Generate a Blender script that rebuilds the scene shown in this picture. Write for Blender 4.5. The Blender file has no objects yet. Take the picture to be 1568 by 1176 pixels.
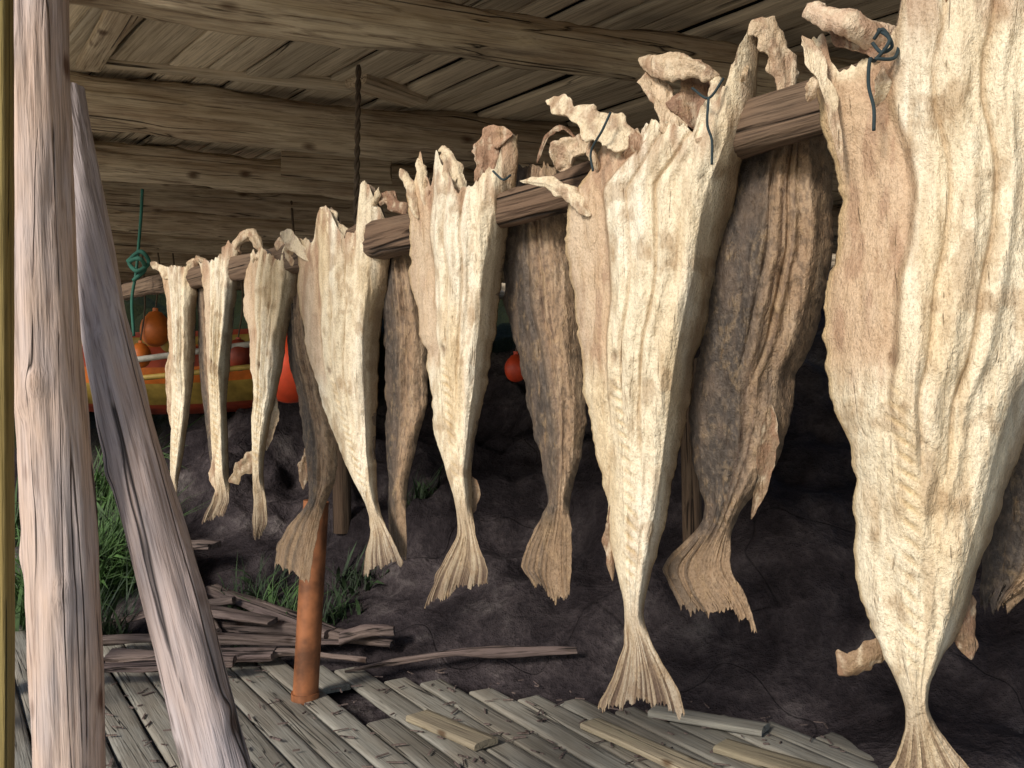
import bpy, math, random
import numpy as np
from mathutils import Vector, Matrix
random.seed(4)
F=1400.0; CAMZ=1.45
def S(px,py,d):   # image pixel coordinates at an assumed depth -> world metres
    return ((px-784)*d/F, d, CAMZ+(588-py)*d/F)
scene=bpy.context.scene
# ---------------------------------------------------------------- noise
def _h(i,j,k,seed):
    n=(i*374761393+j*668265263+k*2147483647+seed*1274126177)&0xffffffff
    n=((n^(n>>13))*1274126177)&0xffffffff
    n=(n^(n>>16))&0xffffffff
    return n.astype(np.float64)/4294967295.0
def vn(x,y,z,seed=0):
    x,y,z=np.broadcast_arrays(np.asarray(x,float),np.asarray(y,float),np.asarray(z,float))
    xi=np.floor(x).astype(np.int64);yi=np.floor(y).astype(np.int64);zi=np.floor(z).astype(np.int64)
    fx=x-xi;fy=y-yi;fz=z-zi
    fx=fx*fx*(3-2*fx);fy=fy*fy*(3-2*fy);fz=fz*fz*(3-2*fz)
    r=0
    for a in (0,1):
        for b in (0,1):
            for c in (0,1):
                w=(fx if a else 1-fx)*(fy if b else 1-fy)*(fz if c else 1-fz)
                r=r+w*_h(xi+a,yi+b,zi+c,seed)
    return r
def fbm(x,y,z,seed=0,o=4):
    r=0;a=.5;t=0
    for i in range(o):
        r=r+a*vn(x*2**i+i*3.7,y*2**i+i*1.3,z*2**i+i*5.1,seed+i*17);t+=a;a*=.5
    return r/t
def ridg(x,y,z,seed=0,o=3):
    r=0;a=.5;t=0
    for i in range(o):
        r=r+a*(1-np.abs(2*vn(x*2**i+i*3.7,y*2**i,z*2**i+i*5.1,seed+i*31)-1));t+=a;a*=.5
    return r/t
def sstep(a,b,x):
    t=np.clip((x-a)/(b-a),0,1);return t*t*(3-2*t)
# ---------------------------------------------------------------- mesh helper
def mesh_obj(name,verts,faces,mats,cols=None,parent=None,smooth=True,midx=None,mw=None):
    me=bpy.data.meshes.new(name)
    me.from_pydata([tuple(v) for v in np.asarray(verts).tolist()],[],faces)
    if not isinstance(mats,(list,tuple)): mats=[mats]
    for m in mats: me.materials.append(m)
    if smooth: me.polygons.foreach_set('use_smooth',[True]*len(me.polygons))
    if midx is not None: me.polygons.foreach_set('material_index',midx)
    if cols is not None:
        at=me.color_attributes.new('Col','FLOAT_COLOR','POINT')
        c=np.ones((len(verts),4));c[:,:cols.shape[1]]=cols
        at.data.foreach_set('color',c.ravel())
    me.update()
    ob=bpy.data.objects.new(name,me); scene.collection.objects.link(ob)
    if mw is not None: ob.matrix_world=mw
    if parent is not None: ob.parent=parent
    return ob
def empty(name):
    e=bpy.data.objects.new(name,None);scene.collection.objects.link(e);return e
# ---------------------------------------------------------------- materials
def newmat(name):
    m=bpy.data.materials.new(name);m.use_nodes=True
    nt=m.node_tree;b=nt.nodes['Principled BSDF'];return m,nt,b
def N(nt,t,**k):
    n=nt.nodes.new(t)
    for a,v in k.items(): setattr(n,a,v)
    return n
def ramp(nt,src,stops):
    r=nt.nodes.new('ShaderNodeValToRGB');e=r.color_ramp.elements
    while len(e)<len(stops): e.new(.5)
    for x,(p,c) in zip(e,stops):
        x.position=p;x.color=(c if isinstance(c,tuple) else (c,c,c))+(1,)
    nt.links.new(src,r.inputs[0]);return r.outputs[0]
def mixc(nt,f,a,b,mode='MIX'):
    m=nt.nodes.new('ShaderNodeMix');m.data_type='RGBA';m.blend_type=mode
    for s,v in ((0,f),(6,a),(7,b)):
        if hasattr(v,'is_output'): nt.links.new(v,m.inputs[s])
        else: m.inputs[s].default_value=v if s==0 else (v+(1,) if len(v)==3 else v)
    return m.outputs[2]
def mth(nt,op,a,b=0.0,c=0.0):
    m=nt.nodes.new('ShaderNodeMath');m.operation=op
    for i,v in enumerate((a,b,c)):
        if hasattr(v,'is_output'): nt.links.new(v,m.inputs[i])
        else: m.inputs[i].default_value=v
    return m.outputs[0]
def coords(nt,scale,rnd=True):
    tc=N(nt,'ShaderNodeTexCoord');src=tc.outputs['Object']
    if rnd:
        oi=N(nt,'ShaderNodeObjectInfo')
        v=nt.nodes.new('ShaderNodeVectorMath');v.operation='ADD'
        sc=mth(nt,'MULTIPLY',oi.outputs['Random'],37.0)
        nt.links.new(src,v.inputs[0]);nt.links.new(sc,v.inputs[1]);src=v.outputs[0]
    mp=N(nt,'ShaderNodeMapping');mp.inputs['Scale'].default_value=scale
    nt.links.new(src,mp.inputs['Vector']);return mp.outputs[0]
def noise(nt,vec,scale,detail=3,rough=.6,dist=0):
    n=N(nt,'ShaderNodeTexNoise');n.inputs['Scale'].default_value=scale
    n.inputs['Detail'].default_value=detail;n.inputs['Roughness'].default_value=rough
    n.inputs['Distortion'].default_value=dist
    nt.links.new(vec,n.inputs['Vector']);return n.outputs[0]
def bump(nt,b,h,strength,dist,prev=None):
    n=N(nt,'ShaderNodeBump');n.inputs['Strength'].default_value=strength;n.inputs['Distance'].default_value=dist
    nt.links.new(h,n.inputs['Height'])
    if prev is not None: nt.links.new(prev,n.inputs['Normal'])
    nt.links.new(n.outputs[0],b.inputs['Normal']);return n.outputs[0]
def wood(name,dark,light,tint,tintamt=.5,crack=.014,knots=True,rough=.8,gs=90,fine=.35):
    m,nt,b=newmat(name)
    v=coords(nt,(1,1,.045)); g=noise(nt,v,gs,4,.7)
    mid=tuple(a*.35+bb*.65 for a,bb in zip(dark,light))
    c=ramp(nt,g,[(.3,dark),(.45,mid),(.68,light)])
    v2=coords(nt,(1,1,.25)); p=noise(nt,v2,6,4,.65)
    c=mixc(nt,mth(nt,'MULTIPLY',ramp(nt,p,[(.42,0.),(.6,1.)]),tintamt),c,tint)
    f2=noise(nt,coords(nt,(1,1,.02)),170,2,.6)
    c=mixc(nt,fine,c,ramp(nt,f2,[(.36,(.25,.22,.2)),(.48,(1.,1.,1.))]),'MULTIPLY')
    v3=coords(nt,(1,1,.025)); k=noise(nt,v3,14,2,.5)
    cr=ramp(nt,mth(nt,'ABSOLUTE',mth(nt,'SUBTRACT',k,.5)),[(0,1.),(crack,0.)])
    brk=ramp(nt,p,[(.44,0.),(.5,1.)])
    crk=mth(nt,'MULTIPLY',cr,brk)
    c=mixc(nt,crk,c,tuple(x*.15 for x in dark))
    h=mth(nt,'SUBTRACT',mth(nt,'ADD',mth(nt,'MULTIPLY',g,.6),mth(nt,'MULTIPLY',f2,.35)),crk)
    if knots:
        vo=N(nt,'ShaderNodeTexVoronoi');vo.inputs['Scale'].default_value=8
        nt.links.new(coords(nt,(1,1,.6)),vo.inputs['Vector'])
        dd=mth(nt,'ADD',vo.outputs['Distance'],mth(nt,'MULTIPLY',mth(nt,'SUBTRACT',g,.5),.12))
        kn=ramp(nt,dd,[(.06,1.),(.10,.65),(.17,0.)])
        c=mixc(nt,mth(nt,'MULTIPLY',kn,.85),c,(dark[0]*.4,dark[1]*.26,dark[2]*.18))
        h=mth(nt,'ADD',h,mth(nt,'MULTIPLY',kn,.3))
    oi=N(nt,'ShaderNodeObjectInfo')
    c=mixc(nt,1.,c,ramp(nt,oi.outputs['Random'],[(0,.72),(1,1.18)]),'MULTIPLY')
    nt.links.new(c,b.inputs['Base Color']);b.inputs['Roughness'].default_value=rough
    b.inputs['Specular IOR Level'].default_value=.25
    bump(nt,b,h,.9,.007);return m
M_pole=wood('weathered_pole_wood',(.24,.155,.115),(.62,.47,.38),(.44,.39,.39),.65,crack=.010,fine=.4)
M_pole2=wood('grey_pole_wood',(.26,.215,.215),(.56,.49,.49),(.46,.31,.23),.45,crack=.020,fine=.4)
M_beam=wood('beam_wood',(.20,.135,.08),(.74,.60,.41),(.34,.225,.13),.6,crack=.010,fine=.4)
M_rail=wood('rail_wood',(.045,.029,.02),(.17,.115,.075),(.12,.065,.04),.4,crack=.02,fine=.6)
M_roof=wood('roof_board_wood',(.38,.29,.18),(.80,.66,.46),(.48,.38,.26),.5,crack=.006,knots=False)
M_deck=wood('deck_board_wood',(.15,.14,.12),(.35,.33,.28),(.22,.185,.14),.6,crack=.007,knots=False)
M_deck2=wood('pale_board_wood',(.22,.18,.12),(.44,.37,.25),(.22,.18,.14),.4,crack=.007)
M_dark=wood('dark_post_wood',(.02,.014,.011),(.07,.05,.04),(.05,.04,.03),.4)
M_drift=wood('driftwood',(.07,.05,.04),(.24,.18,.155),(.14,.10,.10),.5,crack=.03)
M_ochre=wood('ochre_painted_wood',(.17,.12,.035),(.30,.22,.08),(.2,.16,.06),.4,knots=False)
# fish
def fishmat():
    m,nt,b=newmat('dried_fish_flesh')
    at=N(nt,'ShaderNodeAttribute',attribute_name='Col')
    g=noise(nt,coords(nt,(1,.6,.17)),80,4,.7)
    g1=noise(nt,coords(nt,(1,1,.65)),36,5,.72,.3)
    g3=noise(nt,coords(nt,(1,1,.8)),280,3,.75)
    c=mixc(nt,.55,at.outputs['Color'],ramp(nt,g,[(.3,(.56,.44,.32)),(.44,(.94,.90,.84)),(.66,(1.12,1.12,1.12))]),'MULTIPLY')
    k=noise(nt,coords(nt,(1,.5,.065)),24,2,.5)
    cr=ramp(nt,mth(nt,'ABSOLUTE',mth(nt,'SUBTRACT',k,.5)),[(0,1.),(.011,0.)])
    cr=mth(nt,'MULTIPLY',cr,ramp(nt,g1,[(.50,0.),(.60,1.)]))
    c=mixc(nt,mth(nt,'MULTIPLY',cr,.45),c,(.28,.17,.09))
    c=mixc(nt,mth(nt,'MULTIPLY',ramp(nt,g1,[(.53,0.),(.70,1.)]),.42),c,(.48,.335,.185))
    c=mixc(nt,.42,c,ramp(nt,g3,[(.36,(.45,.38,.30)),(.52,(1.06,1.06,1.06))]),'MULTIPLY')
    nt.links.new(c,b.inputs['Base Color'])
    nt.links.new(ramp(nt,g1,[(.4,.65),(.65,.45)]),b.inputs['Roughness'])
    b.inputs['Specular IOR Level'].default_value=.35
    h=mth(nt,'ADD',mth(nt,'MULTIPLY',g,.45),mth(nt,'ADD',mth(nt,'MULTIPLY',g1,1.1),mth(nt,'MULTIPLY',g3,.32)))
    h=mth(nt,'SUBTRACT',h,mth(nt,'MULTIPLY',cr,.3))
    bump(nt,b,h,.9,.0085);return m
M_fish=fishmat()
def simple(name,col,rough=.6,var=.25,scale=20,bs=.3):
    m,nt,b=newmat(name);g=noise(nt,coords(nt,(1,1,1)),scale,3,.6)
    lo=tuple(x*(1-var) for x in col);hi=tuple(min(1,x*(1+var)) for x in col)
    nt.links.new(ramp(nt,g,[(.35,lo),(.65,hi)]),b.inputs['Base Color']);b.inputs['Roughness'].default_value=rough
    bump(nt,b,g,bs,.004);return m
M_twine=simple('dark_twine',(.015,.03,.035),.8)
M_rope=simple('brown_rope',(.10,.07,.045),.9)
M_green=simple('green_rope',(.015,.09,.06),.8)
M_pipe=simple('rusty_orange_pipe',(.22,.08,.03),.55,.5,9)
M_red=simple('red_paint',(.34,.05,.02),.5,.4,6)
M_orange=simple('orange_plastic',(.60,.15,.02),.45,.25,8)
M_redor=simple('red_orange_plastic',(.62,.06,.015),.45,.25,8)
M_yellow=simple('yellow_paint',(.36,.24,.05),.5,.4,6)
M_white=simple('white_paint',(.45,.42,.36),.5)
M_lightblock=simple('light_block_sheet',(.02,.02,.02),.9)
# ---------------------------------------------------------------- logs and boards (length along local Z)
def frame(p0,p1):
    p0=Vector(p0);p1=Vector(p1);z=(p1-p0).normalized()
    ref=Vector((0,0,1)) if abs(z.z)<.85 else Vector((0,1,0))
    x=z.cross(ref).normalized();y=z.cross(x).normalized()
    return Matrix(((x.x,y.x,z.x,p0.x),(x.y,y.y,z.y,p0.y),(x.z,y.z,z.z,p0.z),(0,0,0,1)))
cnt=[0]
def log(name,pts,hx,hy,mat,parent=None,sq=2.0,amp=.006,nse=.03,n=32,taper=1.0,roll=0,knobs=0):
    cnt[0]+=1;sd=cnt[0]*7
    mw=frame(pts[0],pts[-1]);inv=mw.inverted()
    lp=np.array([tuple(inv@Vector(p)) for p in pts]);L=lp[-1,2]
    m=max(3,int(L/nse));zz=np.linspace(0,L,m)
    cx=np.interp(zz,lp[:,2],lp[:,0]);cy=np.interp(zz,lp[:,2],lp[:,1])
    if len(pts)>2:
        kk=max(3,m//8)|1;ker=np.ones(kk)/kk
        cx=np.convolve(np.pad(cx,kk//2,'reflect',reflect_type='odd'),ker,'valid');cy=np.convolve(np.pad(cy,kk//2,'reflect',reflect_type='odd'),ker,'valid')
    th=np.linspace(0,2*np.pi,n,endpoint=False)+roll
    c=np.cos(th);s=np.sin(th);q=(np.abs(c)**sq+np.abs(s)**sq)**(-1/sq)
    ux=q*c;uy=q*s
    tp=1+(taper-1)*zz/L
    Z,TH=np.meshgrid(zz,th,indexing='ij')
    X=ux[None]*hx*tp[:,None];Y=uy[None]*hy*tp[:,None]
    dsp=1+((fbm(X*9,Y*9,Z*1.5,sd)-.5)*2*amp+(fbm(X*60,Y*60,Z*4,sd+3)-.5)*amp*1.2)/min(hx,hy)
    rg=np.random.RandomState(sd)
    for q2 in range(knobs):
        z0=rg.uniform(0,L);t0=rg.uniform(0,6.28);da=np.abs((TH-t0+np.pi)%(2*np.pi)-np.pi)
        dsp=dsp+rg.uniform(.06,.16)*np.exp(-(da/.35)**2-((Z-z0)/.03)**2)
    X=X*dsp+cx[:,None];Y=Y*dsp+cy[:,None]
    V=np.stack([X,Y,Z],-1)
    V[0,:,2]+=(vn(X[0]*12,Y[0]*12,0,sd)-.5)*.02;V[-1,:,2]+=(vn(X[-1]*12,Y[-1]*12,0,sd+1)-.5)*.02
    V=V.reshape(-1,3);f=[]
    for i in range(m-1):
        for j in range(n):
            j2=(j+1)%n;f.append((i*n+j,i*n+j2,(i+1)*n+j2,(i+1)*n+j))
    base=len(V);V=np.vstack([V,V[:n],V[(m-1)*n:m*n]])
    f.append(tuple(base+j for j in range(n))[::-1]);f.append(tuple(base+n+j for j in range(n)))
    return mesh_obj(name,V,f,mat,parent=parent,mw=mw)
def tube(pts,rad,n=12,seg=8,flat=1.0,amp=.15,seed=0,nf=60,tip=False):
    P=np.array(pts,float);m=len(P);R=np.array(rad if hasattr(rad,'__len__') else [rad]*m,float)
    T=np.arange(m);tt=np.linspace(0,m-1,(m-1)*seg+1)
    C=[]
    for a in range(3):
        pp=np.concatenate([[2*P[0,a]-P[1,a]],P[:,a],[2*P[-1,a]-P[-2,a]]])
        i=np.clip(np.floor(tt).astype(int),0,m-2);u=tt-i
        p0,p1,p2,p3=pp[i],pp[i+1],pp[i+2],pp[i+3]
        C.append(.5*((2*p1)+(-p0+p2)*u+(2*p0-5*p1+4*p2-p3)*u*u+(-p0+3*p1-3*p2+p3)*u**3))
    C=np.stack(C,-1);r=np.interp(tt,T,R)
    if tip:
        e=np.minimum(tt,m-1-tt);r=r*np.sqrt(np.clip(e/.35,0.02,1))
    tg=np.gradient(C,axis=0);tg/=np.linalg.norm(tg,axis=1)[:,None]+1e-9
    up=np.array([0.05,1,0.03]);a=np.cross(tg,up);a/=np.linalg.norm(a,axis=1)[:,None]+1e-9;b=np.cross(tg,a)
    th=np.linspace(0,2*np.pi,n,endpoint=False)
    if tip:   # leafy section with curled rims and jagged outline
        rim=(fbm(tt*2.3,0,0,seed,5)-.5);rim2=(fbm(tt*2.3,7,0,seed,5)-.5)
        ca=np.cos(th)[None,:];sa=np.sin(th)[None,:]
        wa=1+np.where(ca>0,rim[:,None],rim2[:,None])*2.2*amp*2
        crease=.30*np.sin(th*5+seed)[None,:]*(1-np.abs(ca)**6)*(vn(tt*1.5,2,0,seed)[:,None]*2-.4)
        V=C[:,None]+r[:,None,None]*((ca*wa)[...,None]*a[:,None]+(flat*sa*(1+crease)+.4*(ca**2)*np.sin(seed*1.7)+.25*flat*crease)[...,None]*b[:,None])
    else:
        V=C[:,None]+r[:,None,None]*(np.cos(th)[None,:,None]*a[:,None]+flat*np.sin(th)[None,:,None]*b[:,None])
    if amp>0:
        nz=(fbm(V[...,0]*nf,V[...,1]*nf,V[...,2]*nf,seed,5)-.5)*2.4*amp
        V=C[:,None]+(V-C[:,None])*(1+nz[...,None])
    k=len(C);f=[]
    for i in range(k-1):
        for j in range(n):
            j2=(j+1)%n;f.append((i*n+j,i*n+j2,(i+1)*n+j2,(i+1)*n+j))
    f.append(tuple(range(n))[::-1]);f.append(tuple((k-1)*n+j for j in range(n)))
    return V.reshape(-1,3),f
def cord(name,pts,r,mat,parent=None):
    v,f=tube(pts,r,8,8,1,.0);return mesh_obj(name,v,f,mat,parent=parent)
# ---------------------------------------------------------------- fish
RAILC=1.484
def raild(px): return RAILC/(.802+(px-784)/F)
def mixv(a,b,m): return a*(1-m[...,None])+np.array(b)*m[...,None]
def fish(off,rows,stalk,top=None,bot=None,slope=-.9,skin=False,seed=1,nf=90,nv=220,lumps=(),fold=1.0,bend=.025,toplen=110,spine0=-.25,spine1=0.,curl=.35,twines=(),name='dried_codfish',rib=1.0,shreds=8,flapk=1.0,flapw=0.):
    R=np.array(rows,float);y0,y1=R[0,0],R[-1,0]
    pc=(R[:3,1].mean()+R[:3,2].mean())/2
    d=raild(pc)+off;Xc=(pc-784)*d/F
    def Yb(px): return (d-slope*Xc)/(1-slope*(np.asarray(px)-784)/F)
    def P3(px,py,e):
        y=float(Yb(px))+e;return ((px-784)*y/F,y,CAMZ+(588-py)*y/F)
    k=d/F
    ys=np.linspace(y0,y1,nv);xl=np.interp(ys,R[:,0],R[:,1]);xr=np.interp(ys,R[:,0],R[:,2])
    kk=max(3,nv//28)|1;ker=np.hanning(kk+2)[1:-1];ker/=ker.sum()
    xl=np.convolve(np.pad(xl,kk//2,'edge'),ker,'valid');xr=np.convolve(np.pad(xr,kk//2,'edge'),ker,'valid')
    zz=ys*k
    w_=sstep(0,.1,(xr-xl)*k)
    el_=((fbm(zz*14,0,0,seed,3)-.5)*.018+(fbm(zz*60,0,0,seed+3,4)-.5)*.009)/k*w_
    er_=((fbm(zz*14,5,0,seed+1,3)-.5)*.014+(fbm(zz*60,0,0,seed+4,4)-.5)*.007)/k*w_
    nb=nf//3
    l=np.linspace(-1,1,nf);s_f=.7*l+.3*np.sin(l*np.pi/2);s_b=np.linspace(1,-1,nb+2)[1:-1]
    s=np.concatenate([s_f,s_b]);fr=np.concatenate([np.ones(nf),np.zeros(nb)]);n=len(s)
    Sg,Yg=np.meshgrid(s,ys);FR=np.broadcast_to(fr,Sg.shape)
    cx=((xl+xr)/2)[:,None];hw=((xr-xl)/2)[:,None]
    PX=cx+hw*Sg+el_[:,None]*np.clip(-Sg,0,1)**7+er_[:,None]*np.clip(Sg,0,1)**7
    t=(Yg-y0)/(y1-y0);ts=(stalk-y0)/(y1-y0)
    if top is not None:
        A=np.array(top,float);dy=np.interp(PX,A[:,0],A[:,1])-y0
        w=np.clip(1-(Yg-y0)/toplen,0,1)**1.6
        Yg=Yg+dy*w
    Yg=Yg+((fbm(PX*k*50,0,0,seed+9,4)-.5)*.05+(vn(PX*k*200,0,0,seed+2)-.5)*.012)/k*np.clip(1-(t/.06),0,1)
    if bot is not None:
        A=np.array(bot,float);dy=np.interp(PX,A[:,0],A[:,1])-y1
        w=np.clip(1-(y1-Yg)/((y1-stalk)*.6),0,1)**1.3
        Yg=Yg+dy*w
    Yg=Yg+((vn(Sg*9,0,0,seed+5)-.5)*.018+(vn(Sg*45,0,0,seed+6)-.5)*.012)/k*np.clip(1-(1-t)/.05,0,1)
    YB=Yb(PX)
    X=(PX-784)*YB/F;Z=(588-Yg)*YB/F
    Wd=np.sqrt(1+slope*slope)
    U=X*Wd
    hm=hw*k*Wd
    Tt=np.interp(t,[0,.05,.4,ts-.06,ts,ts+.05,1],[.004,.010,.014,.015,.012,.005,.002]);Tt=np.minimum(Tt,hm*.8)
    P=np.sqrt(np.clip(1-Sg**4,0,1))
    body=1-sstep(ts-.02,ts+.05,t);low=.25+.75*sstep(.02,.25,t)
    com=(fbm(U*6,0,Z*2.5,seed+2,2)-.5)*.06*low+curl*hm*Sg**2*body*low+fold*hm*np.clip(Sg-.68,0,1)*body*1.3*low+bend*np.sin(t*4+seed)*sstep(0,.4,t)
    wob=(fbm(0,0,Z*6,seed+4,3)-.5)*.30-flapw
    up=1-sstep(.40,.6,t)
    se=Sg-wob
    D=.012*sstep(-.50,-.43,se)*up*flapk
    for c0,wd,a in ((-.30,.06,.006),(-.05,.09,.010),(.24,.05,.007),(.55,.11,.010)):
        D=D+a*np.exp(-((se-c0)/wd)**2)*(.35+.65*up)
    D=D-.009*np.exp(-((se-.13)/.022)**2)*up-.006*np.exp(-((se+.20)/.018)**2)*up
    ws=(vn(U*5,0,Z*2,seed+8)-.5)*.03
    c1=ridg((U+ws)/.045,0,Z/.40,seed+11,2);c2=ridg((U+ws)/.016,0,Z/.16,seed+12,2);c3=fbm(U/.007,0,Z/.014,seed+13,3)
    c4=fbm(U/.028,0,Z/.07,seed+14,4);c5=ridg(U/.05+Z*3,0,Z/.05,seed+15,3)
    fl=sstep(-.38,-.5,se)*up*flapk
    D=D+((c1-.5)*.010+(c2-.5)*.0055)*(1-.5*fl)+(c3-.5)*.0034+(c4-.5)*.009+(c5-.5)*.0042
    sp=spine0+(spine1-spine0)*sstep(.4,ts,t)
    spx=np.abs(Sg-sp)*hm
    rbv=.45+.75*fbm(0,3,Z*14,seed+50,3)
    rb=np.exp(-(spx/.012)**2)*sstep(.40,.48,t)*(1-sstep(ts-.08,ts-.02,t))*rib*np.clip(rbv,0,1)
    ph=(fbm(U*18,0,Z*12,seed)-.5)*5
    seg=.5+.5*np.sin((Z+ (Sg-sp)*hm*.6)/.0125*6.283/1.6+ph);seg=sstep(.1,.6,seg)
    D=D*(1-.45*rb)+rb*(.001+.0032*seg)
    rl=np.sin((Z+spx*.9)/.0125*6.283/1.6+ph)*np.exp(-((spx-.03)/.02)**2)*sstep(.40,.48,t)*(1-sstep(ts-.2,ts-.1,t))*rib
    D=D+rl*.0007
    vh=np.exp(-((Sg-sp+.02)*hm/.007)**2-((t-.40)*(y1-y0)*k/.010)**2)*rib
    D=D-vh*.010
    rays=2*fbm(Sg*16,0,t*3,seed+40,3)*2-2
    rays=np.clip(rays*1.6,-1,1)
    tail=sstep(ts,ts+.06,t);tail2=sstep(ts-.08,ts+.03,t)
    D=D*(1-tail)+tail*rays*.0022
    D=D*np.clip((1-Sg**8),0,1)*np.minimum(1,hm/.035)
    nxn,nyn=-slope/Wd,1/Wd
    off_=np.where(FR>0,-Tt*P-D,Tt*P+D*.4)
    sc_=1+com/YB
    Y=YB*sc_+off_*nyn;X2=X*sc_+off_*nxn*.5
    V=np.stack([X2,Y,Z*sc_+CAMZ],-1)
    shp=Sg.shape
    C=np.broadcast_to(np.array((.80,.70,.52)),shp+(3,)).copy()
    n1=fbm(U*14,0,Z*4,seed+20,4);n2=fbm(U*60,0,Z*14,seed+21,4)
    C=mixv(C,(.68,.52,.31),sstep(.46,.70,n1)*.65)
    C=mixv(C,(.85,.79,.66),sstep(.5,.7,fbm(U*18,3,Z*3,seed+25,3))*.6)
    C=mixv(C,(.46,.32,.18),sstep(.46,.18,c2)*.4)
    C=mixv(C,(.44,.30,.165),sstep(.58,.73,n2)*.4)
    C=mixv(C,(.36,.23,.12),sstep(.62,.73,fbm(U*30,9,Z*22,seed+26,4))*.5)
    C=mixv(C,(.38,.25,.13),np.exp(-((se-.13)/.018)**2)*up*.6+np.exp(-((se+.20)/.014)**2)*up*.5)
    flap=sstep(-.42,-.50,se)*sstep(.46,.38,t)*sstep(.0,.05,t)*flapk
    C=mixv(C,(.56,.39,.25),flap*(.75+.25*n1))
    C=mixv(C,(.38,.23,.145),flap*sstep(.50,.64,n2)*.65)
    C=mixv(C,(.66,.54,.40),flap*sstep(.5,.35,n1)*.5)
    C=mixv(C,(.32,.20,.105),np.exp(-((se+.46)/.025)**2)*up*.65*flapk)
    C=mixv(C,(.50,.36,.18),sstep(.92,1,np.abs(Sg))*.75)
    C=mixv(C,(.28,.19,.11),sstep(.78,.92,Sg)*body*(.45+.6*n1))
    C=mixv(C,(.60,.44,.23),rb*(1-seg)*.7)
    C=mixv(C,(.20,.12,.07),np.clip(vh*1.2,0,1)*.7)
    C=mixv(C,(.36,.21,.13),sstep(.10,.0,t)*sstep(.42,.66,n2)*.8)
    C=mixv(C,(.37,.27,.175),tail2*(.66-.3*rays*tail))
    C=mixv(C,(.12,.08,.055),tail*sstep(.85,1.,t)*.6+tail*sstep(.2,.9,-rays)*.5)
    sk=np.broadcast_to(np.array((.115,.09,.072)),shp+(3,)).copy()
    sk=mixv(sk,(.22,.16,.11),sstep(.4,.65,fbm(U*10,1,Z*4,seed+30,3)+.22*Sg))
    sp1=sstep(.52,.66,fbm(U*220,1,Z*110,seed+31,2))
    sk=mixv(sk,(.32,.26,.20),sstep(.60,.72,fbm(U*230,1,Z*150,seed+32,2))*.3)
    line=np.exp(-((np.abs(Sg-.15-wob*.3)-.10)/.022)**2)
    if skin:
        a=sstep(.15,-.35,Sg+.5*(n1-.5)+.35*(.45-t))
        sk=mixv(sk,(.37,.25,.155),(1-a)*.85*sstep(.25,.55,n1+.15))
        sk=mixv(sk,(.46,.34,.23),(1-a)*sstep(.5,.7,n2)*.5)
        sk=mixv(sk,(.11,.075,.05),sstep(.52,.2,c2)*.5)
        sk=mixv(sk,(.050,.042,.038),a*.6)
        sk=mixv(sk,(.03,.025,.022),sp1*.4)
        sk=mixv(sk,(.26,.20,.145),sstep(.60,.72,fbm(U*200,4,Z*120,seed+35,2))*.28*a)
        sk=mixv(sk,(.20,.14,.10),sstep(.45,.7,n2)*.3*a)
        sk=mixv(sk,(.10,.06,.045),line*.5*body)
        sk=mixv(sk,(.27,.185,.115),tail*(.6-.3*rays))
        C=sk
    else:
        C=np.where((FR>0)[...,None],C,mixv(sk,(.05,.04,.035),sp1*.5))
    V=V.reshape(-1,3);C=C.reshape(-1,3);f=[]
    for i in range(nv-1):
        for j in range(n):
            j2=(j+1)%n;f.append((i*n+j,(i+1)*n+j,(i+1)*n+j2,i*n+j2))
    lumps=list(lumps)
    rg=random.Random(seed)
    if top is not None:
        wpx=top[-1][0]-top[0][0]
        for q in range(shreds):
            x=rg.uniform(top[0][0]+4,top[-1][0]-4);y=float(np.interp(x,[a[0] for a in top],[a[1] for a in top]))+rg.uniform(10,36)*wpx/250
            L=rg.uniform(.08,.2)*wpx;an=rg.uniform(-.9,.9)
            lumps.append(([(x,y+L*.5,-.0),(x+L*.2*math.sin(an*2),y,-.010*rg.uniform(.5,2)),(x+L*.5*math.sin(an),y-L*.45,rg.uniform(-.02,.01))],[L*.14,L*.2,L*.06],.25,rg.choice([(.72,.60,.42),(.57,.43,.28),(.36,.23,.15)])))
    for li,(pp,rr,fl_,cc) in enumerate(lumps):
        v,ff=tube([P3(a,b,e) for a,b,e in pp],[r*k for r in rr],32,16,fl_,.34,seed+li,45,tip=True)
        o=len(V);V=np.vstack([V,v]);f+= [tuple(o+q for q in x) for x in ff]
        nn=fbm(v[:,0]*60,v[:,1]*60,v[:,2]*40,seed+li,4);n3=fbm(v[:,0]*130,v[:,1]*130,v[:,2]*50,seed+li+3,3)
        c=mixv(np.broadcast_to(np.array(cc),v.shape).copy(),(.30,.17,.105),sstep(.48,.64,nn)*.65)
        c=mixv(c,(.76,.65,.48),sstep(.55,.7,n3)*.5)
        C=np.vstack([C,c])
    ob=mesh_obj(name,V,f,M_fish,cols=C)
    for pts,r in twines: cord('twine',[P3(a,b,e) for a,b,e in pts],r,M_twine,parent=ob)
    return ob
CR=(.74,.62,.44);BR=(.62,.48,.33);DK=(.26,.155,.10);FIN=(.24,.16,.10)
FO=-.075
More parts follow.
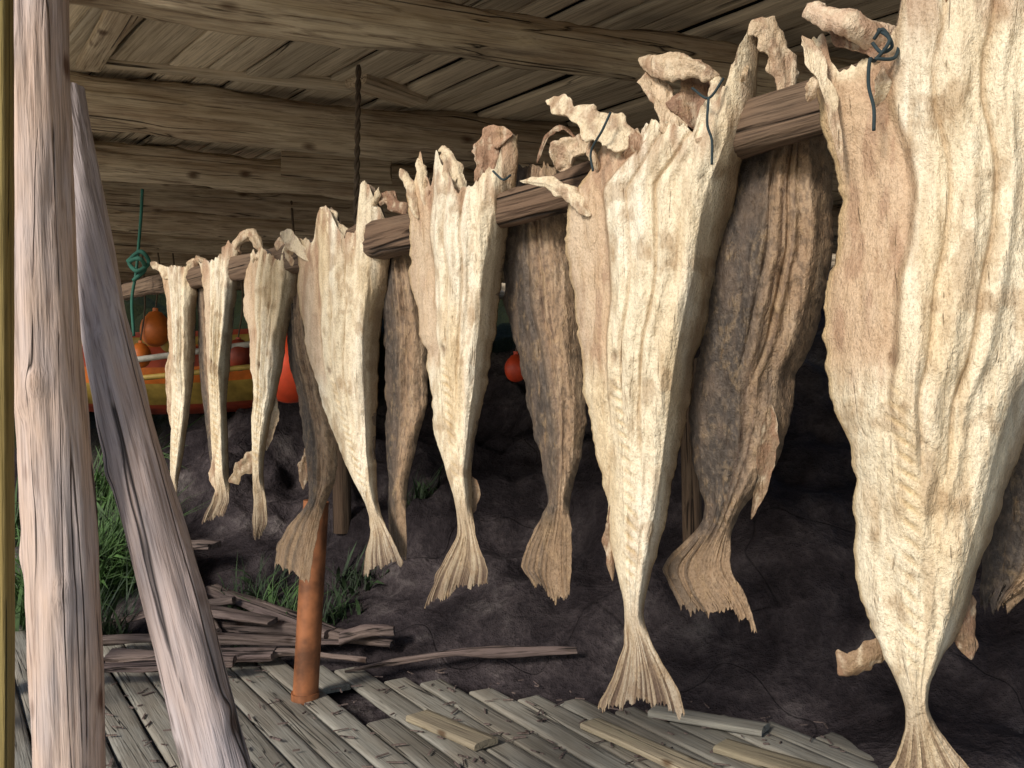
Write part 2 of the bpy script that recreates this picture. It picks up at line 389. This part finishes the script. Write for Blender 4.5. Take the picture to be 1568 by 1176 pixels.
fish(FO-.02,[(60,1232,1720),(120,1245,1715),(200,1265,1710),(300,1285,1700),(380,1278,1690),(430,1258,1680),(500,1256,1660),(560,1262,1630),(620,1270,1590),(680,1296,1562),(720,1303,1550),(800,1305,1528),(880,1310,1498),(950,1325,1470),(1000,1345,1448),(1045,1372,1425),(1080,1385,1420),(1110,1385,1432),(1150,1372,1462),(1200,1350,1500),(1260,1335,1530),(1285,1330,1535)],1078,
 top=[(1225,70),(1260,75),(1300,95),(1340,90),(1372,40),(1395,-60),(1450,-90),(1560,-80),(1640,-60),(1720,0)],bot=[(1330,1275),(1430,1250),(1535,1290)],toplen=220,seed=3,nf=190,nv=480,spine0=-.42,spine1=.0,slope=-.6,flapw=-.02,
 lumps=[([(1236,6,-.01),(1258,20,-.02),(1300,38,-.03),(1350,55,0),(1385,60,.02)],[12,20,22,20,16],.45,(.62,.46,.33)),
        ([(1265,35,.02),(1300,60,.01),(1345,78,0),(1380,90,.02)],[10,16,18,16],.4,DK),
        ([(1228,55,0),(1250,100,-.005),(1275,170,.0),(1290,260,.0)],[10,16,9,3],.3,CR),
        ([(1420,900,.02),(1462,945,.03),(1488,1010,.04)],[14,30,14],.08,FIN),
        ([(1405,960,.04),(1365,985,.045),(1330,1008,.05),(1284,1034,.05)],[8,13,24,26],.07,(.28,.185,.11))],
 twines=[([(1345,45,-.03),(1362,62,-.04),(1340,92,-.04),(1332,92,-.05),(1330,130,-.045),(1338,165,-.04),(1338,200,-.04)],.0022),([(1340,90,-.045),(1370,88,-.03),(1378,60,0)],.0022),([(1338,60,-.03),(1352,45,-.035),(1366,70,-.03),(1350,80,-.035),(1336,66,-.03)],.0022)])
fish(FO,[(195,935,1168),(240,905,1162),(290,868,1130),(350,866,1115),(420,868,1105),(480,880,1085),(540,890,1070),(600,897,1057),(660,908,1045),(720,922,1032),(780,930,1020),(840,938,1005),(880,945,996),(925,956,986),(950,957,986),(990,957,1000),(1040,935,1030),(1075,915,1050)],942,
 top=[(900,235),(935,200),(975,205),(1010,185),(1060,190),(1095,165),(1125,110),(1150,45),(1162,35),(1172,90)],bot=[(912,1085),(960,1078),(985,1066),(1010,1080),(1050,1100)],toplen=170,seed=5,nf=170,nv=390,spine0=-.35,shreds=12,
 lumps=[([(836,154,-.01),(862,166,-.02),(905,188,-.02),(945,205,-.01),(975,225,0)],[8,17,20,22,20],.4,CR),
        ([(796,277,0),(840,282,-.01),(880,305,0),(905,330,0)],[4,11,14,10],.3,CR),
        ([(978,90,.0),(1005,96,-.02),(1055,100,-.02),(1102,116,0)],[10,18,18,10],.4,BR),
        ([(995,95,.0),(1002,130,.0),(1022,170,.0),(1040,215,.0)],[12,16,18,14],.4,BR),
        ([(1055,105,.03),(1065,150,.03),(1070,200,.02)],[34,38,24],.3,DK),
        ([(1100,115,.0),(1095,150,-.0),(1105,195,-.01)],[10,13,10],.4,CR),
        ([(1150,32,.0),(1172,50,.01),(1195,90,.03),(1205,150,.04)],[12,18,20,12],.35,BR),
        ([(852,260,.03),(872,232,.03),(905,225,.02)],[14,22,18],.4,BR),
        ([(822,250,.01),(838,208,.01),(862,196,.01),(885,215,.02)],[3,4,4,3],.3,DK),
        ([(940,760,.03),(934,830,.04),(938,890,.035)],[6,10,4],.15,FIN)],
 twines=[([(1085,150,-.05),(1083,190,-.055),(1090,215,-.05),(1090,252,-.05)],.002),([(1060,135,-.03),(1085,150,-.05),(1108,120,-.03)],.002),
         ([(935,172,-.05),(922,200,-.06),(905,232,-.05),(908,262,-.05)],.002)])
fish(FO,[(285,618,792),(320,624,790),(380,628,778),(440,630,768),(480,638,762),(510,640,760),(540,655,752),(600,662,742),(660,666,731),(720,683,721),(755,694,722),(780,700,722),(820,702,729),(850,685,739),(880,664,746),(910,648,745)],775,
 top=[(612,262),(632,285),(645,245),(660,290),(672,240),(690,250),(705,290),(745,270),(765,255),(780,198),(790,205)],bot=[(646,932),(675,915),(700,900),(746,892)],toplen=130,seed=8,nf=120,nv=300,spine0=-.3,
 lumps=[([(738,285,.0),(744,245,.0),(752,212,.0),(785,205,.01)],[14,18,17,8],.4,(.42,.26,.17)),
        ([(671,230,0),(683,232,-.01),(692,255,-.01),(706,300,0)],[5,9,12,12],.4,CR),
        ([(613,258,0),(628,290,-.01),(640,335,0)],[7,9,6],.4,CR),([(640,242,0),(645,265,-.01),(655,320,0)],[4,8,8],.4,CR),
        ([(718,725,.01),(727,760,.015),(722,788,.01)],[5,8,3],.15,FIN)],
 twines=[([(755,262,-.04),(770,275,-.05),(782,268,-.03)],.0022)])
fish(FO,[(368,450,592),(400,457,596),(450,460,590),(500,464,582),(540,470,579),(580,483,577),(620,495,576),(660,510,575),(700,526,575),(740,545,576),(768,560,578),(790,566,584),(820,568,598),(850,560,612),(868,558,620)],780,
 top=[(430,352),(455,375),(480,362),(495,322),(515,325),(530,365),(550,355),(560,280),(570,285),(592,350)],bot=[(556,880),(590,862),(600,860),(622,862)],toplen=110,seed=12,nf=100,nv=240,spine0=-.3,
 lumps=[([(430,355,0),(450,372,-.01),(478,400,0)],[6,11,9],.4,CR),([(490,318,0),(508,335,-.01),(528,372,0)],[6,12,12],.4,CR),
        ([(558,276,0),(566,320,0),(575,380,0)],[4,9,10],.4,CR),([(575,300,0.02),(600,308,0.02),(622,330,.03)],[8,12,10],.5,DK)])
fish(FO,[(385,382,455),(430,372,456),(480,372,447),(510,383,438),(560,385,432),(600,388,424),(650,386,412),(700,388,403),(730,388,402),(770,388,408),(800,386,410),(822,388,400)],735,
 top=[(380,395),(400,385),(430,392),(455,370)],toplen=70,seed=15,nf=70,nv=170,slope=-.6,curl=.2,
 lumps=[([(396,690,.0),(374,715,.0),(350,738,.0)],[8,14,8],.2,(.38,.29,.19)),([(416,590,.02),(418,640,.02),(408,690,.01)],[8,10,4],.3,BR),([(425,385,0),(440,368,.01),(458,372,.02)],[10,11,6],.5,BR)])
fish(FO,[(398,302,374),(420,310,366),(470,313,360),(520,315,355),(570,318,350),(620,322,346),(680,325,348),(730,328,350),(745,332,352),(770,322,352),(790,308,345)],742,
 top=[(300,395),(320,405),(340,392),(352,372),(362,380),(374,365)],bot=[(304,800),(325,795),(350,782)],toplen=70,seed=17,nf=60,nv=160,slope=-.6,curl=.2,
 lumps=[([(352,405,0),(360,378,-.01),(383,358,0),(402,388,.02)],[7,9,8,5],.5,(.55,.42,.28)),([(334,680,.01),(329,725,.01),(332,760,.01)],[5,8,3],.2,BR)])
fish(FO,[(408,240,306),(425,250,302),(470,256,300),(530,260,299),(580,262,296),(630,263,290),(680,263,282),(710,262,277),(735,262,272),(762,265,270)],735,
 top=[(235,402),(250,410),(270,402),(290,405),(300,395)],toplen=60,seed=19,nf=60,nv=150,slope=-.6,curl=.2,
 lumps=[([(230,402,0),(250,412,-.01),(268,428,0)],[5,8,7],.5,CR),([(264,530,.01),(259,600,.01),(264,660,.01)],[5,7,3],.3,BR),([(285,404,0),(305,398,0),(320,410,.02)],[6,7,5],.5,(.55,.42,.28))])
# fish on the back side of the rail, skin side out
kw=dict(skin=True,rib=0,fold=.4,curl=.3,name='skin_side_codfish',flapk=.3)
BO=.085
fish(BO,[(150,1165,1258),(215,1150,1266),(300,1112,1278),(380,1100,1279),(450,1085,1266),(520,1070,1250),(580,1062,1216),(640,1060,1211),(700,1060,1195),(740,1068,1170),(775,1078,1140),(800,1076,1126),(830,1050,1118),(860,1018,1116),(880,1010,1122),(910,1020,1145),(935,1040,1160)],800,
 bot=[(1012,900),(1060,940),(1110,935),(1162,966)],seed=23,nf=140,nv=340,slope=-.6,lumps=[([(1180,620,.01),(1172,710,.015),(1150,795,.01)],[10,13,5],.1,FIN)],**kw)
fish(BO,[(260,790,850),(320,778,862),(400,768,882),(460,772,890),(520,785,893),(580,800,896),(640,815,897),(700,826,890),(740,838,880),(770,842,872),(800,825,873),(840,802,876),(880,792,878),(905,812,877)],775,
 bot=[(792,885),(830,900),(850,920),(877,905)],seed=27,nf=100,nv=280,**kw)
fish(BO,[(340,590,626),(450,584,646),(520,588,656),(580,590,656),(640,592,651),(700,594,633),(740,597,623),(780,594,622),(840,598,624),(855,602,622)],765,seed=31,nf=70,nv=180,**kw)
fish(BO,[(390,442,474),(440,440,472),(520,440,480),(580,450,500),(640,462,511),(700,468,517),(740,475,513),(768,474,500),(800,446,490),(840,426,482),(872,422,474)],770,bot=[(420,866),(450,875),(465,890),(476,885)],seed=35,nf=70,nv=180,
  lumps=[([(474,680,.0),(466,715,.01),(464,750,.01)],[6,9,3],.2,FIN)],**kw)
fish(BO,[(410,300,330),(500,304,334),(580,308,332),(660,318,334),(740,326,340)],700,seed=37,nf=40,nv=100,**kw)
fish(BO,[(90,1500,1760),(300,1520,1780),(500,1530,1760),(640,1530,1720),(740,1520,1680),(800,1512,1650),(850,1500,1630),(880,1500,1600),(905,1496,1570),(925,1500,1540)],915,seed=41,nf=100,nv=240,slope=-.4,**kw)
# ---------------------------------------------------------------- drying rail
rack=empty('drying_rack_rail')
def railpt(d,z): return (0.401-.802*(d-1.35),d,CAMZ+z)
log('rail_pole',[railpt(.72,.43),railpt(1.0,.42),railpt(1.35,.393),railpt(1.78,.355),railpt(2.21,.352),railpt(2.9,.37),railpt(3.9,.395)],.030,.040,M_rail,rack,sq=3,amp=.012,n=44,nse=.012,knobs=14)
M_post=M_rail
def gz(x,y): return float(hgt(np.array(float(x)),np.array(float(y))))
# ---------------------------------------------------------------- near poles
lp=empty('left_support_pole')
log('pole',[S(112,1900,1.95),S(108,1176,1.95),S(92,800,1.95),S(66,450,1.95),S(54,120,1.97),S(50,-40,1.98)],.069,.069,M_pole,lp,amp=.012,n=72,nse=.01,taper=1.0,knobs=12)
lb=empty('leaning_brace_pole')
log('pole',[S(470,1620,1.9),S(330,1176,1.98),S(262,900,2.03),S(180,600,2.1),S(128,330,2.16),S(98,140,2.2)],.071,.071,M_pole2,lb,amp=.018,n=72,nse=.01,taper=.68,knobs=12)
log('post',[(-2.42,4.0,0.02),(-2.5,4.0,2.4)],.09,.09,M_dark,empty('dark_rear_post'),amp=.012)
log('post',[(-2.45,3.3,0.02),(-2.42,3.3,2.4)],.07,.07,M_dark,empty('dark_rear_post'),amp=.01)
log('board',[S(4,1900,1.75),S(0,-60,1.75)],.018,.02,M_ochre,empty('ochre_corner_board'),sq=8,amp=.002)
# ---------------------------------------------------------------- roof
roof=empty('timber_roof')
ex=Vector((-.802,1,0)).normalized();ew=Vector((1,.802,0)).normalized()
O=Vector((0.401,1.35,0))
zb=CAMZ+.85
w=-.72
while w<4.2:
    bw=random.uniform(.09,.17);zz=zb+.176+random.uniform(0,.022)
    a=O+ex*(-2.6+random.uniform(-.05,.05))+ew*(w+bw/2);b=O+ex*8.5+ew*(w+bw/2+random.uniform(-.02,.02))
    log('roof_board',[(a.x,a.y,zz),(b.x,b.y,zz)],bw/2-.002,.011,M_roof,roof,sq=8,amp=.0025,n=20,nse=.12)
    w+=bw+random.uniform(.001,.010)
log('light_block_sheet',[tuple(O+ex*-2.7+ew*1.75+Vector((0,0,zb+.22))),tuple(O+ex*8.6+ew*1.75+Vector((0,0,zb+.22)))],2.5,.006,M_lightblock,roof,sq=10,amp=0.0,n=20,nse=.5)  # dark sheet added above the boards to block light leaking through the gaps
bd=Vector((2.6,1,0)).normalized()
for d0,th,hh in ((2.16,.045,.070),(3.19,.06,.085),(4.0,.05,.08),(4.55,.05,.08),(5.2,.05,.08),(6.0,.05,.08),(7.0,.05,.08),(8.2,.05,.08)):
    c=Vector((-434/1400*d0,d0,zb+hh))
    ww=(c-O).dot(ew);tL=(-.80-ww)/bd.dot(ew)
    a=c+bd*tL;b=c+bd*4.6
    p1=c+bd*1.2+Vector((0,0,random.uniform(-.012,.012)));p2=c+bd*2.6+Vector((0,0,random.uniform(-.012,.012)))
    log('beam',[tuple(a),tuple(c+Vector((0,0,random.uniform(-.012,.012)))),tuple(p1),tuple(p2),tuple(b)],th,hh,M_beam,roof,sq=2.6,amp=.026,n=60,nse=.02,knobs=28)
log('purlin',[S(165,92,2.93),S(535,132,3.12)],.02,.022,M_roof,roof,sq=7,amp=.003)
log('brace_board',[S(192,8,2.35),S(135,100,2.9)],.035,.018,M_beam,roof,sq=7,amp=.003)
log('splice_board',[S(432,252,3.9),S(600,262,3.98)],.012,.055,M_beam,roof,sq=7,amp=.003)
log('cross_board',[S(105,215,3.6),S(250,205,5.2)],.04,.03,M_beam,roof,sq=7,amp=.003)
log('block',[S(545,118,3.05),S(640,150,3.3)],.05,.03,M_beam,roof,sq=6,amp=.004)
rope=empty('hanging_brown_rope')
r1=[];r2=[]
for q in range(44):
    y=100+q*5.8;r1.append(S(549+2.2*math.sin(q*.9)-(q*.09),y,2.9+.005*math.cos(q*.9)));r2.append(S(549-2.2*math.sin(q*.9)-(q*.09),y,2.9-.005*math.cos(q*.9)))
cord('strand_a',r1,.0055,M_rope,rope);cord('strand_b',r2,.0055,M_rope,rope)
gr=empty('green_rope')
cord('rope_line',[S(218,290,3.4),S(216,330,3.45),S(212,380,3.5),S(208,420,3.5),S(202,460,3.5),S(205,515,3.5)],.006,M_green,gr)
cord('rope_knot',[S(196,400,3.45),S(215,385,3.38),S(228,402,3.4),S(210,415,3.38),S(198,402,3.4),S(214,396,3.36),S(222,412,3.4),S(204,430,3.4)],.008,M_green,gr)
# ---------------------------------------------------------------- terrain
def hgt(x,y):
    e=(x+1.17)*.375+(y-4.70)*.927
    xr=sstep(-.2,1.6,x);cap=1.42+1.9*xr
    h=np.clip(e,0,50)*(.52+.16*xr)
    h=cap-np.log1p(np.exp(np.clip((cap-h)*6,-30,30)))/6
    h=np.maximum(h,0)
    r=sstep(-.1,1.2,e)
    a=fbm(x*1.1,y*1.1,0,51,5)
    fa=ridg(x*1.6+y*.7,y*1.3-x*.5,0,58,2)
    h=h+r*((a-.5)*.6+(ridg(x*.9+y*.5,y*.6,0,57,2)-.5)*.45)*sstep(-.2,2,e+.3)+(fbm(x*5,y*5,0,52,4)-.5)*.12*r+(fa-.5)*.26*r+(ridg(x*4,y*3,0,59,3)-.5)*.09*r
    st_=.22;q=h/st_;h=h*(1-.45*r)+.45*r*st_*(np.floor(q)+sstep(.25,.75,q-np.floor(q)))
    rr=sstep(1.0,1.9,x)*sstep(2.6,3.4,y)*(1-r)
    h=h+rr*(.12+(fbm(x*2,y*2,0,55,4)-.4)*.5)
    h=h+np.clip(y-8.8,0,30)*.42*(.7+.6*fbm(x*.1,y*.1,0,54,3))
    return h+(fbm(x*3,y*3,0,53,3)-.5)*.03
def axis(lo,hi,c0,c1,fine):
    a=list(np.arange(c0,c1,fine));g=fine;p=c1
    while p<hi: a.append(p);g*=1.18;p+=g
    a.append(hi);g=fine;p=c0-fine
    while p>lo: a.insert(0,p);g*=1.18;p-=g
    a.insert(0,lo);return np.array(a)
gx=axis(-200,200,-4,4.5,.030);gy=axis(-200,300,2.4,8,.030)
GX,GY=np.meshgrid(gx,gy);GZ=hgt(GX,GY)
V=np.stack([GX,GY,GZ],-1).reshape(-1,3);nx=len(gx);f=[]
for i in range(len(gy)-1):
    for j in range(nx-1):
        f.append((i*nx+j,i*nx+j+1,(i+1)*nx+j+1,(i+1)*nx+j))
m,nt,b=newmat('dark_rock_and_bounce_ground')
v=coords(nt,(1,1,1),False);g=noise(nt,v,2.4,7,.68,.2);g2=noise(nt,v,30,4,.75)
rock=ramp(nt,g,[(.35,(.016,.012,.014)),(.48,(.034,.027,.030)),(.58,(.062,.050,.053)),(.70,(.14,.12,.118))])
rock=mixc(nt,.6,rock,ramp(nt,g2,[(.3,(.4,.4,.4)),(.66,(1.45,1.45,1.4)),(.78,(3.,3.,2.9))]),'MULTIPLY')
k=noise(nt,v,1.0,2,.5,.3)
ck=ramp(nt,mth(nt,'ABSOLUTE',mth(nt,'SUBTRACT',k,.5)),[(0,1.),(.003,0.)])
rock=mixc(nt,mth(nt,'MULTIPLY',ck,.4),rock,(.008,.006,.006))
bounce_ground=ramp(nt,g2,[(.35,(.42,.39,.33)),(.65,(.62,.57,.48))])  # unseen pale ground on the camera side, added to bounce sunlight under the roof
sx=N(nt,'ShaderNodeSeparateXYZ');nt.links.new(v,sx.inputs[0])
wd=mth(nt,'MULTIPLY',mth(nt,'SUBTRACT',mth(nt,'ADD',sx.outputs[0],mth(nt,'MULTIPLY',sx.outputs[1],.802)),1.484),.78)
wd=mth(nt,'ADD',wd,mth(nt,'MULTIPLY',g,.4))
c=mixc(nt,ramp(nt,mth(nt,'ADD',wd,.5),[(.5,0.),(.8,1.)]),bounce_ground,rock)
gm=ramp(nt,mth(nt,'MULTIPLY',mth(nt,'ADD',sx.outputs[1],mth(nt,'MULTIPLY',g,2.)),.1),[(.84,0.),(.90,1.)])
c=mixc(nt,gm,c,ramp(nt,g2,[(.3,(.006,.008,.002)),(.7,(.020,.024,.006))]))
nt.links.new(c,b.inputs['Base Color']);b.inputs['Roughness'].default_value=.85;b.inputs['Specular IOR Level'].default_value=.12
bump(nt,b,mth(nt,'SUBTRACT',mth(nt,'ADD',g,mth(nt,'MULTIPLY',g2,.14)),mth(nt,'MULTIPLY',ck,.06)),1.,.10)
mesh_obj('rocky_ground',V,f,m)
for nm,px,d,r,up_ in (('rear_rack_post',1062,4.6,.048,1.1),('rear_rack_post',525,5.6,.055,.85)):
    x=(px-784)*d/F;z=gz(x,d)
    log('post',[(x,d,z-.05),(x-.02,d,z+up_)],r,r,M_post,empty(nm),amp=.006,knobs=3)
# ---------------------------------------------------------------- deck
deck=empty('wooden_deck')
D=Vector((.631,-1,0)).normalized();Dn=Vector((1,.631,0)).normalized()
def backedge(w):
    p0=Vector((-1.17,4.64,0));q=Vector((2.2,-.89,0))
    u=(w-p0.dot(Dn))/q.dot(Dn);return p0+q*u
w=-.9;i=0
while w<3.05:
    bw=random.choice((.115,.12,.125,.135));p=backedge(w+bw/2)
    miss=(i in (14,18))
    st=random.uniform(-.06,.08)
    if w<1.3: st-=random.uniform(0,.10)
    a=p+D*st;L=random.uniform(2.2,3.2)
    if miss: L=.35;a=p+D*(st+.05)
    z=.035+random.uniform(-.004,.006)
    bb=a+D*L+Dn*random.uniform(-.006,.006)
    log('deck_board',[(a.x,a.y,z),(bb.x,bb.y,z+random.uniform(-.006,.006))],bw/2-.002,.014,M_deck,deck,sq=9,amp=.0018,n=24,nse=.08)
    if miss:
        a2=a+D*(L+.5);b2=a2+D*2
        log('deck_board',[(a2.x,a2.y,z),(b2.x,b2.y,z)],bw/2-.004,.014,M_deck,deck,sq=9,amp=.0015,n=24,nse=.08)
    w+=bw+random.choice((.004,.006,.008,.014));i+=1
for q in (.15,1.0,1.9):
    a=backedge(-1)+D*q;b=backedge(3)+D*q
    log('joist',[(a.x,a.y,-.03),(b.x,b.y,-.03)],.04,.045,M_dark,deck,sq=6,n=16,nse=.3)
def onz(px,py,z):
    d=(CAMZ-z)*F/(py-588);return ((px-784)*d/F,d,z)
for nm,a,b,hw,m_ in (('loose_board',(905,1108),(1090,1190),.055,M_deck2),('loose_board',(1000,1088),(1172,1118),.055,M_deck),('loose_board',(1105,1142),(1300,1200),.06,M_deck2),
      ('loose_board',(640,1096),(745,1140),.06,M_deck2)):
    log(nm,[onz(*a,.068),onz(*b,.070)],hw,.014,m_,deck,sq=9,amp=.002,n=24,nse=.05)
rg=random.Random(9);V=[];f=[]
for q in range(240):
    px=rg.uniform(160,1300);py=rg.uniform(1020,1176);x,y,z=onz(px,py,.056);a=rg.uniform(0,3.14);L=rg.uniform(.006,.035);w2=rg.uniform(.002,.006);h=rg.uniform(.002,.006)
    o=len(V);ca,sa=math.cos(a),math.sin(a)
    for zz in (0,h):
        for u,v2 in ((-L,-w2),(L,-w2*.5),(L*.9,w2),(-L,w2*.7)): V.append((x+u*ca-v2*sa,y+u*sa+v2*ca,z+zz))
    f+=[(o,o+1,o+2,o+3),(o+7,o+6,o+5,o+4),(o,o+4,o+5,o+1),(o+1,o+5,o+6,o+2),(o+2,o+6,o+7,o+3),(o+3,o+7,o+4,o)]
mesh_obj('wood_chips',V,f,M_drift,smooth=False)
# ---------------------------------------------------------------- driftwood
dw=empty('driftwood_pile')
def zt(px,d,dz):
    x=(px-784)*d/F;return (x,d,gz(x,d)+dz)
for a,b,r,fl in (((300,4.95,.12),(600,4.62,.08),.05,.6),((150,4.75,.12),(520,4.66,.10),.05,.5),((320,5.3,.05),(505,4.7,.12),.045,.5),((165,4.5,.1),(420,4.55,.1),.06,.4),((260,5.6,.1),(330,4.8,.14),.05,.8),
        ((330,4.6,.06),(560,4.55,.07),.03,.8),((530,4.42,.06),(882,4.28,.09),.014,1.),((150,5.1,.1),(360,5.0,.2),.045,.6),((100,4.2,.15),(360,4.35,.12),.05,.3),((520,4.6,.16),(604,4.62,.14),.03,.6),((230,5.1,.12),(270,5.4,.3),.05,.5),
        ((170,5.7,.15),(330,5.3,.3),.06,.3),((240,4.9,.25),(420,4.75,.2),.05,.25)):
    p=Vector(zt(*a));q=Vector(zt(*b));mid=(p+q)/2+Vector((0,random.uniform(-.04,.04),random.uniform(0,.04)))
    log('drift_log',[tuple(p),tuple(mid),tuple(q)],r,r*fl,M_drift,dw,sq=2.6,amp=.025,n=28,nse=.025,taper=random.uniform(.5,1),knobs=3)
pp=empty('rusty_pipe')
x,y,_=onz(467,1068,.05)
log('pipe_body',[(x,y,.03),(x+.05,y,CAMZ+(588-768)*y/F)],.056,.056,M_pipe,pp,amp=.0008,n=40)
log('pipe_collar',[(x,y,.03),(x+.001,y,.075)],.062,.062,M_pipe,pp,amp=.001,n=40,nse=.01)
# ---------------------------------------------------------------- grass
def grass(name,cent,n,r,h,mat):
    V=[];f=[]
    rg=np.random.RandomState(int(abs(cent[0]*100))+n)
    for q in range(n):
        a=rg.uniform(0,6.28);rr=r*rg.uniform()**.9;x=cent[0]+rr*math.cos(a);y=cent[1]+rr*.6*math.sin(a)
        L=h*rg.uniform(.3,1.15)**1.3;la=rg.uniform(0,6.28);ln=rg.uniform(.2,1.0)*L
        z=-.01
        wx,wy=math.cos(la+1.57),math.sin(la+1.57);wd=rg.uniform(.0015,.004) if rg.uniform()<.8 else .010
        o=len(V)
        for k2,(t,ww) in enumerate(((0,1),(.35,1.2),(.7,.9),(1,.05))):
            cx=x+math.cos(la)*ln*t*t;cy=y+math.sin(la)*ln*t*t;cz=z+L*(t-.4*t*t*ln/L)
            V.append((cx-wx*wd*ww,cy-wy*wd*ww,cz));V.append((cx+wx*wd*ww,cy+wy*wd*ww,cz))
        for k2 in range(3): f.append((o+2*k2,o+2*k2+1,o+2*k2+3,o+2*k2+2))
    V=np.array(V);V[:,2]+=hgt(V[:,0],V[:,1])
    return mesh_obj(name,V,f,mat)
M_grass=simple('grass_blades',(.045,.095,.02),.7,.6,6)
M_grass2=simple('leafy_weed',(.020,.040,.012),.7,.5,6)
for px,d,n,r,h,mt in ((150,5.6,1300,.35,.5,M_grass),(60,5.4,700,.4,.5,M_grass),(140,5.0,300,.2,.4,M_grass2),(430,5.0,150,.22,.26,M_grass),(520,5.0,60,.14,.18,M_grass2),(545,5.3,100,.18,.18,M_grass2),(640,5.7,80,.14,.2,M_grass2),
                      (365,4.75,110,.2,.12,M_grass2),(390,5.2,160,.25,.2,M_grass2),(1500,4.6,200,.4,.12,M_grass2),(120,6.4,900,.5,.5,M_grass)):
    grass('grass_clump',((px-784)*d/F,d),n,r,h,mt)
# ---------------------------------------------------------------- boat and buoys behind
boat=empty('wooden_boat')
st=np.linspace(0,1,40);V=[];f=[];mi=[]
prof=[(1.0,.46),(1.0,.42),(1.02,.41),(1.02,.36),(.98,.35),(.95,.2),(.86,.08),(.6,-.08),(.1,-.16)]
x0,x1,yb=-4.4,-1.15,7.3
for t in st:
    hwid=.62*(math.sin(math.pi*min(1,.12+t*.9)))**.6;sheer=.16*(2*t-1)**2
    for (wq,zq) in prof+[(-a,b) for a,b in prof[::-1]]:
        V.append((x0+(x1-x0)*t+zq*.25*(2*t-1),yb+wq*hwid*-1,CAMZ-.08+zq+sheer-.0))
n=len(prof)*2
for i in range(39):
    for j in range(n-1):
        f.append((i*n+j,(i+1)*n+j,(i+1)*n+j+1,i*n+j+1))
        jj=min(j,n-2-j);mi.append(1 if jj in (1,2,6) else (2 if jj in(3,5) else 0))
mesh_obj('hull',V,f,[M_red,M_yellow,M_orange],midx=mi,parent=boat)
for t in (.15,.4,.65,.85):
    x=x0+(x1-x0)*t;log('thwart',[(x,yb-.5,CAMZ+.32),(x,yb+.5,CAMZ+.32)],.09,.015,M_yellow,boat,sq=7,amp=.001,n=16)
def buoy(px,py,d,r,mat,name='fishing_buoy'):
    e=empty(name);c=S(px,py,d)
    V,f=[],[]
    for i in range(17):
        a=math.pi*i/16;rr=r*math.sin(a)**.9 if i not in(0,16) else .001;z=math.cos(a)*r*1.15+(r*.12 if i<3 else 0)
        for j in range(24): V.append((rr*math.cos(j*math.pi/12),rr*math.sin(j*math.pi/12),z))
    for i in range(16):
        for j in range(24): f.append((i*24+j,(i+1)*24+j,(i+1)*24+(j+1)%24,i*24+(j+1)%24))
    mesh_obj('float_body',V,f,mat,mw=Matrix.Translation(c),parent=e)
    log('eyelet',[(c[0],c[1],c[2]+r*1.1),(c[0],c[1],c[2]+r*1.45)],r*.2,r*.12,mat,e,amp=.001)
    cord('buoy_rope',[(c[0],c[1],c[2]+r*1.4),(c[0]+.03,c[1],c[2]+r*1.4+.25),(c[0],c[1]+.02,zb+.1)],.006,M_rope,e)
for px,py,d,r,mt in ((444,565,4.6,.15,M_redor),(238,505,6.2,.10,M_orange),(215,545,6.1,.07,M_orange),(262,520,6.3,.08,M_yellow),(365,545,6.2,.09,M_red),(790,565,5.2,.065,M_redor)):
    buoy(px,py,d,r,mt)
log('oar',[S(200,552,6.0),S(420,522,6.2)],.02,.02,M_white,boat,amp=.001)
log('oar',[S(205,580,6.0),S(400,560,6.1)],.018,.018,M_yellow,boat,amp=.001)
# ---------------------------------------------------------------- light
W=bpy.data.worlds.new('World');scene.world=W;W.use_nodes=True;nt=W.node_tree
sky=nt.nodes.new('ShaderNodeTexSky');sky.sky_type='NISHITA';sky.sun_disc=False
el=math.radians(30);sdir=Vector((.78,1,0)).normalized()
sky.sun_elevation=el;sky.sun_rotation=math.atan2(-sdir.x,-sdir.y)
nt.links.new(sky.outputs[0],nt.nodes['Background'].inputs[0]);nt.nodes['Background'].inputs[1].default_value=.15
L=bpy.data.lights.new('sun','SUN');L.energy=3.4;L.angle=math.radians(14);L.color=(1,.94,.85)
lo=bpy.data.objects.new('sun',L);scene.collection.objects.link(lo)
dv=Vector((sdir.x*math.cos(el),sdir.y*math.cos(el),-math.sin(el)));lo.rotation_euler=dv.to_track_quat('-Z','Y').to_euler()
# ---------------------------------------------------------------- camera
cd=bpy.data.cameras.new('camera');cam=bpy.data.objects.new('camera',cd);scene.collection.objects.link(cam)
cam.location=(0,0,CAMZ);cam.rotation_euler=(math.radians(90),0,0);cd.sensor_width=36;cd.lens=36*F/1568;cd.clip_start=.05;cd.clip_end=1000
scene.camera=cam
scene.view_settings.view_transform='Standard';scene.view_settings.look='None';scene.view_settings.exposure=0
